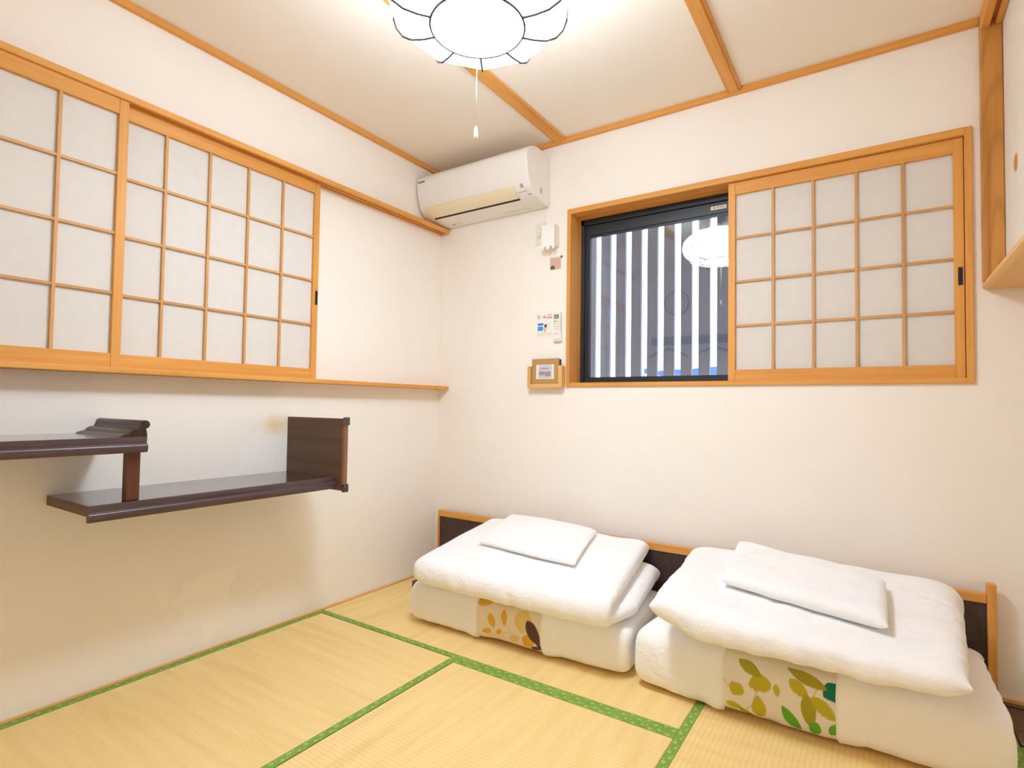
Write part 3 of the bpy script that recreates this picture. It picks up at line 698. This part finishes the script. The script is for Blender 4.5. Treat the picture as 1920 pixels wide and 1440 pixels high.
def gathers(Gs, yf, xl, xr, seed, amp, creases=()):
    """small cloth folds running over the front edge and both ends, plus a few longer creases (x0,y0,x1,y1,width,depth) on top"""
    rng = np.random.default_rng(seed)
    def wob(u):
        o = np.zeros_like(u)
        for k in range(9): o += rng.uniform(.4, 1)*np.sin(u*2*math.pi/rng.uniform(.045, .16)+rng.uniform(0, 6.3))
        return o/3.2
    st_ = rng.bit_generator.state
    for G in Gs:
        rng.bit_generator.state = st_
        x, y, z = G[..., 0].copy(), G[..., 1].copy(), G[..., 2].copy()
        mf = np.clip((yf+.13-y)/.13, 0, 1)**1.5; ml = np.clip((xl+.10-x)/.10, 0, 1)**1.5; mr = np.clip((x-xr+.10)/.10, 0, 1)**1.5
        a, b, c = wob(x+.35*y+.4*z), wob(y+.2*x+.5*z), wob(y-.2*x+.5*z)
        G[..., 1] += amp*mf*a*.8; G[..., 2] += amp*.6*mf*a*(z > .02)+amp*.7*(ml*b+mr*c)*(z > .02); G[..., 0] += amp*(ml*b+mr*c)
        for (x0, y0, x1, y1, w, dp) in creases:
            d = np.array((x1-x0, y1-y0)); t = np.clip(((x-x0)*d[0]+(y-y0)*d[1])/(d@d), 0, 1)
            r2 = (x-x0-t*d[0])**2+(y-y0-t*d[1])**2
            G[..., 2] -= dp*np.exp(-r2/(w*w))*np.sin(math.pi*np.clip(t*.9+.05, 0, 1))
def resample(G, ua, ub, va, vb, nu, nv):
    """bilinear resample of grid G (nx,ny,3) over index ranges"""
    u = np.linspace(ua, ub, nu)[:, None]*np.ones((1, nv)); v = np.linspace(va, vb, nv)[None, :]*np.ones((nu, 1))
    i = np.clip(u.astype(int), 0, G.shape[0]-2); j = np.clip(v.astype(int), 0, G.shape[1]-2); fu = (u-i)[..., None]; fv = (v-j)[..., None]
    return (G[i, j]*(1-fu)+G[i+1, j]*fu)*(1-fv)+(G[i, j+1]*(1-fu)+G[i+1, j+1]*fu)*fv

def print_band(name, G, root, leaves, stems, ground, Wb, Hb, pr_mat):
    """dense strip of outer cloth with a printed leaf pattern; v measured in metres up from the floor line"""
    nu, nv = G.shape[:2]
    seg = np.linalg.norm(np.diff(G, axis=1), axis=-1); V = np.concatenate([np.zeros((nu, 1)), np.cumsum(seg, 1)], 1)
    V = V.mean(0, keepdims=True)*np.ones((nu, 1))
    V = V-V[nu//2, int(np.argmax((G[nu//2, :, 2] > .014) & (np.arange(nv) > nv*.15)))]
    U_ = np.linspace(0, Wb, nu)[:, None]*np.ones((1, nv))
    colr = np.ones((nu, nv, 4)); colr[..., :3] = ground
    for (pts, w, c) in stems:
        for (p, q) in zip(pts[:-1], pts[1:]):
            p = np.array(p)*(Wb, Hb); q = np.array(q)*(Wb, Hb); d = q-p; t = np.clip(((U_-p[0])*d[0]+(V-p[1])*d[1])/(d@d), 0, 1)
            r = np.hypot(U_-p[0]-t*d[0], V-p[1]-t*d[1]); k = np.clip((w-r)/.0016+.5, 0, 1)[..., None]; colr[..., :3] = colr[..., :3]*(1-k)+np.array(c)*k
    for (fu, fv, ln, wd, ang, c, egg) in leaves:
        x = U_-fu*Wb; y = V-fv*Hb; t = math.radians(ang); p = (x*math.cos(t)+y*math.sin(t))/(ln/2); q = (-x*math.sin(t)+y*math.cos(t))/(wd/2)
        wdt = np.clip(1-p*p, 0, None)**.8*(1+egg*p)
        k = np.where(np.abs(p) < 1, np.clip((wdt-np.abs(q))*(wd/2)/.0018+.5, 0, 1), 0)*np.clip((1-np.abs(p))*(ln/2)/.0015, 0, 1); k = k[..., None]
        colr[..., :3] = colr[..., :3]*(1-k)+np.array(c)*k
    v = (G-np.array(root.location)).reshape(-1, 3)
    f = [(i*nv+j, (i+1)*nv+j, (i+1)*nv+j+1, i*nv+j+1) for i in range(nu-1) for j in range(nv-1)]
    ob = pydata(name, v, f, pr_mat, root, True)
    ca = ob.data.color_attributes.new('print', 'FLOAT_COLOR', 'POINT'); ca.data.foreach_set('color', colr.reshape(-1).astype(np.float32))
    return ob
PRINT = mat('leaf_print_cotton', (.8, .75, .65), .9, .15)
def _pr():
    n, l, b = nt(PRINT); at = n.new('ShaderNodeVertexColor'); at.layer_name = 'print'; l.new(at.outputs[0], b.inputs['Base Color'])
    bump(PRINT, noise(PRINT, coords(PRINT, (14, 14, 22)), 1, 4, .5, .5), .3, .01)
_pr()

def mattress(label, corners, depth, T, seed, bx, leaves, stems, ground, skew=0.0):
    """folded futon with white cover; bx=(a0,a1) fraction of width that shows the printed ticking"""
    fl, fr = corners[0], corners[1]; loc = ((fl[0]+fr[0])/2, (fl[1]+corners[2][1])/2, 0.003)
    root = thing('futon_mattress', loc, label, 'futon')
    Wd = math.dist(fl, fr); t = T/2; S_ = 2*depth+math.pi*t/2
    nx, ny = 76, 104
    sh = norm_ab(cushion(Wd, S_, t, nx, ny, seed, 110, .9))
    # the top sheet of the cushion becomes the outside of the fold
    out = fold_map(sh[0], t*1.06, depth, corners, .003, t, t*.97, .62, .62); inn = fold_map(sh[1], t*1.06, depth, corners, .003, t, t*.97, .62, .62)
    gathers((out, inn), min(fl[1], fr[1]), fl[0], fr[0], seed+100, .0038)
    for G in (out, inn): G[..., 2] = np.maximum(G[..., 2], .003)
    cov = grid_obj('cover', out, inn, SHEET, root, np.array(root.location), 1)
    # printed band, a hair proud of the cover so that it shows, edged by the cover hems
    a0, a1 = bx; A = out[..., 0]
    i0, i1 = a0*(nx-1), a1*(nx-1)
    jm = int(ny*.5); band = resample(out, i0, i1, ny*.34, ny*.66, 240, 270)
    gu = np.gradient(band, axis=0); gv = np.gradient(band, axis=1); nr = np.cross(gu, gv); nr /= np.linalg.norm(nr, axis=-1, keepdims=True)+1e-9
    if nr[120, 135, 1] > 0: nr = -nr
    band = band+nr*.0022; band[..., 2] = np.maximum(band[..., 2], .0045)
    print_band('printed_ticking', band, root, leaves, stems, ground, Wd*(a1-a0), 1.0, PRINT)
    for k, (i, sgn) in enumerate(((i0, -1), (i1, 1))):
        # hem: rolled edge of the cover lapping over the ticking
        w0, w1 = (i-5, i+.35) if sgn < 0 else (i-.35, i+5)
        hem = resample(out, w0, w1, ny*.35, ny*.65, 12, 120)
        gu = np.gradient(hem, axis=0); gv = np.gradient(hem, axis=1); n2 = np.cross(gu, gv); n2 /= np.linalg.norm(n2, axis=-1, keepdims=True)+1e-9
        if n2[6, 60, 1] > 0: n2 = -n2
        u = np.linspace(0, 1, 12)[:, None, None]; u = u if sgn < 0 else 1-u
        hem = hem+n2*(.010*np.clip(u*1.6, 0, 1))
        edge = hem.copy(); last = -1 if sgn < 0 else 0
        hem[last] = hem[last]-n2[last]*.0085
        hem[..., 2] = np.maximum(hem[..., 2], .005)
        v = (hem-np.array(root.location)).reshape(-1, 3); nu, nv = 12, 120
        pydata('cover_hem', v, [(i_*nv+j, (i_+1)*nv+j, (i_+1)*nv+j+1, i_*nv+j+1) for i_ in range(nu-1) for j in range(nv-1)], SHEET, root, True)
    return root
MU, BRN, TAN, OR = (.72, .41, .055), (.115, .060, .050), (.74, .56, .22), (.66, .22, .03)
OL, GR, TE, OL2 = (.50, .43, .035), (.13, .40, .03), (.012, .17, .11), (.38, .33, .03)
sA = .32/475
lA = [(.25, .10, .085*.72, .032, 110, MU, .3), (.44, .125, .066, .028, 95, MU, .2), (.73, .13, .085, .075, 80, TAN, .0), (.80, .055, .055, .050, 60, MU, .2),
      (.17, .052, .045, .024, 10, MU, .2), (.36, .060, .030, .020, 40, MU, 0), (.88, .095, .098, .048, 122, BRN, .15), (.97, .040, .030, .020, -50, BRN, 0), (.90, .030, .045, .022, 20, BRN, 0),
      (.10, .19, .10, .07, 20, MU, 0), (.45, .21, .13, .06, 0, TAN, 0), (.95, .20, .04, .03, 0, OR, 0), (.60, .05, .05, .03, 20, TAN, 0)]
stA = [([(.16, .03), (.36, .05), (.60, .075), (.80, .05)], .0016, TAN), ([(.30, .05), (.25, .10)], .0014, TAN), ([(.55, .07), (.44, .12)], .0014, TAN), ([(.92, .055), (.99, .03)], .0016, BRN)]
lB = [(.14, .100, .042, .040, 60, OL, .2), (.35, .135, .060, .050, 20, OL, .2), (.50, .128, .034, .016, 100, OL, 0), (.12, .040, .046, .024, 165, OL, .2), (.34, .058, .066, .036, 95, OL, -.3),
      (.69, .150, .060, .034, 140, OL, .2), (.77, .092, .086, .036, 95, OL2, .1), (.89, .112, .070, .034, 140, OL, .1), (.62, .048, .076, .030, 125, GR, -.2), (.82, .040, .050, .028, 80, GR, .1),
      (.97, .165, .056, .048, 35, TE, .1), (.97, .055, .040, .022, 70, GR, 0), (.06, .012, .06, .016, 170, OL2, 0), (.22, .020, .045, .018, 150, OL2, 0), (.26, .175, .07, .03, 150, OL2, 0), (.75, .185, .10, .03, 160, OL2, 0),
      (.45, .010, .05, .014, 160, (.55, .62, .40), 0)]
stB = [([(.02, .12), (.08, .10), (.14, .098)], .0012, OL), ([(.30, .112), (.42, .128), (.50, .14)], .0014, OL), ([(.16, .010), (.28, .060), (.32, .105), (.42, .132)], .0013, OL),
       ([(.70, .150), (.78, .120), (.86, .175)], .0013, OL), ([(.78, .120), (.80, .04)], .0012, OL), ([(.78, .122), (.90, .11)], .0012, OL)]
mattress('folded white futon mattress with mustard leaf print, near the bare corner', [(.440, -.706), (1.524, -.650), (.440, -.075), (1.470, -.075)], .54, .188, 11, (.368, .660), [(a, b, c*1.08, d*1.08, *e) for a, b, c, d, *e in lA], stA, (.80, .70, .54))
mattress('folded white futon mattress with green leaf print, beside the alcove', [(1.530, -.680), (2.602, -.670), (1.570, -.08), (2.600, -.08)], .50, .212, 23, (.306, .610), [(a, b, c*1.18, d*1.15, *e) for a, b, c, d, *e in lB], stB, (.78, .74, .64))

def comforter_a():
    cor = [(.525, -.775), (1.480, -.742), (.478, -.075), (1.400, -.072)]
    root = thing('comforter', (.97, -.42, .19), 'white comforter folded in two layers on the mustard-print futon', 'comforter', 'folded comforters')
    depth = .60; t = .085; S_ = 2*depth+math.pi*t/2
    sh = norm_ab(cushion(.98, S_, t, 70, 92, 5, 120, 1.0))
    def z0(xy, z):
        f = np.clip((-.69-xy[..., 1])/.1, 0, 1)                     # overhang sags
        u = np.clip((xy[..., 0]-.5)/.98, 0, 1)
        return .196+z-.016*f*np.sin(math.pi*np.clip(u, 0, 1))+.012*(1-u)*np.clip((-.3-xy[..., 1])/.4, 0, 1)
    out = fold_map(sh[0], t*1.05, depth, cor, z0, .058, .110, .85, .7); inn = fold_map(sh[1], t*1.05, depth, cor, z0, .058, .110, .85, .7)
    # the lower layer sticks out a little further on the alcove side
    b = sh[0][..., 1]
    for G, X in ((out, sh[0]), (inn, sh[1])):
        low = np.clip((.46-X[..., 1])/.1, 0, 1)*np.clip((X[..., 0]-.6)/.4, 0, 1); G[..., 0] += .055*low
    gathers((out, inn), -.77, .50, 1.46, 77, .0042, ((.62, -.70, .70, -.45, .018, .006), (1.30, -.68, 1.18, -.55, .016, .005), (1.38, -.60, 1.34, -.30, .016, .006)))
    grid_obj('quilt', out, inn, SHEET, root, np.array(root.location), 1)
    return np.concatenate([out.reshape(-1, 3), inn.reshape(-1, 3)])
SURF_A = comforter_a()

def flat_cushion(name, obname, label, cat, group, cor, Wd, Dp, t, res, seed, zbase, thick, m, partname, fill=1.0, hp=1.0, gat=None):
    c = np.array(cor).mean(0)
    root = thing(obname, (c[0], c[1], float(zbase(c[0], c[1]))), label, cat, group)
    sh = norm_ab(cushion(Wd, Dp, t, *res, seed, 150, fill)); G = []
    for X in sh:
        xy = bil(cor, X[..., 0], X[..., 1]); h = X[..., 2]/t; h = np.sign(h)*.5*np.abs(2*h)**hp+.5
        z = zbase(xy[..., 0], xy[..., 1])+h*thick(xy[..., 0], xy[..., 1]); G.append(np.concatenate([xy, z[..., None]], -1))
    if gat: gathers(G, *gat)
    grid_obj(partname, G[0], G[1], m, root, np.array(root.location), 1); return G[0].reshape(-1, 3)
SURF_B = flat_cushion('c', 'comforter', 'plump white comforter with faint print on the green-print futon', 'comforter', 'folded comforters',
             [(1.635, -.775), (2.490, -.795), (1.580, -.085), (2.548, -.085)], .92, .76, .15, (78, 66), 31,
             lambda x, y: .244+.012*np.sin((x-1.6)*3.2)*np.clip((-.45-y)/.3, 0, 1)+.062*np.clip((1.80-x)/.2, 0, 1)*np.clip((-.35-y)/.35, 0, 1)+.018*np.clip((x-2.3)/.2, 0, 1)*np.clip((-.4-y)/.3, 0, 1),
             lambda x, y: lerp(.092, .181, np.clip((y+.78)/.62, 0, 1)), SHEET2, 'quilt', 1.15, .6, (-.785, 1.61, 2.52, 91, .0055, ((1.93, -.70, 2.02, -.52, .022, .010), (1.86, -.66, 1.80, -.45, .018, .007), (2.06, -.72, 2.12, -.58, .016, .006), (2.40, -.30, 2.50, -.34, .014, .007), (2.40, -.42, 2.50, -.44, .014, .006))))
# small flat pillows
def on_surface(pts, lift):
    def zb(x, y):
        x = np.asarray(x, float); sh = x.shape; q = np.stack([x.ravel(), np.asarray(y, float).ravel()], -1); out = np.zeros(len(q))
        for k in range(0, len(q), 400):
            d2 = ((q[k:k+400, None, :]-pts[None, :, :2])**2).sum(-1)
            w = np.exp(-d2/(2*.022**2))*np.exp((pts[None, :, 2]-.3)*60); out[k:k+400] = (w*pts[None, :, 2]).sum(1)/(w.sum(1)+1e-30)
        return out.reshape(sh)+lift
    return zb
flat_cushion('p', 'pillow', 'thin white pillow lying on the two-layer comforter', 'pillow', 'thin pillows',
             [(.695, -.500), (1.245, -.548), (.630, -.095), (1.165, -.150)], .50, .40, .045, (58, 48), 41,
             on_surface(SURF_A, .007), lambda x, y: .032+0*x, PIL_A, 'case', 1.2)
flat_cushion('p', 'pillow', 'thin white pillow with faint leaf print on the plump comforter', 'pillow', 'thin pillows',
             [(1.815, -.530), (2.318, -.655), (1.795, -.130), (2.318, -.310)], .52, .42, .05, (58, 48), 43,
             on_surface(SURF_B, .007), lambda x, y: .048+0*x, PIL, 'case', 1.2)
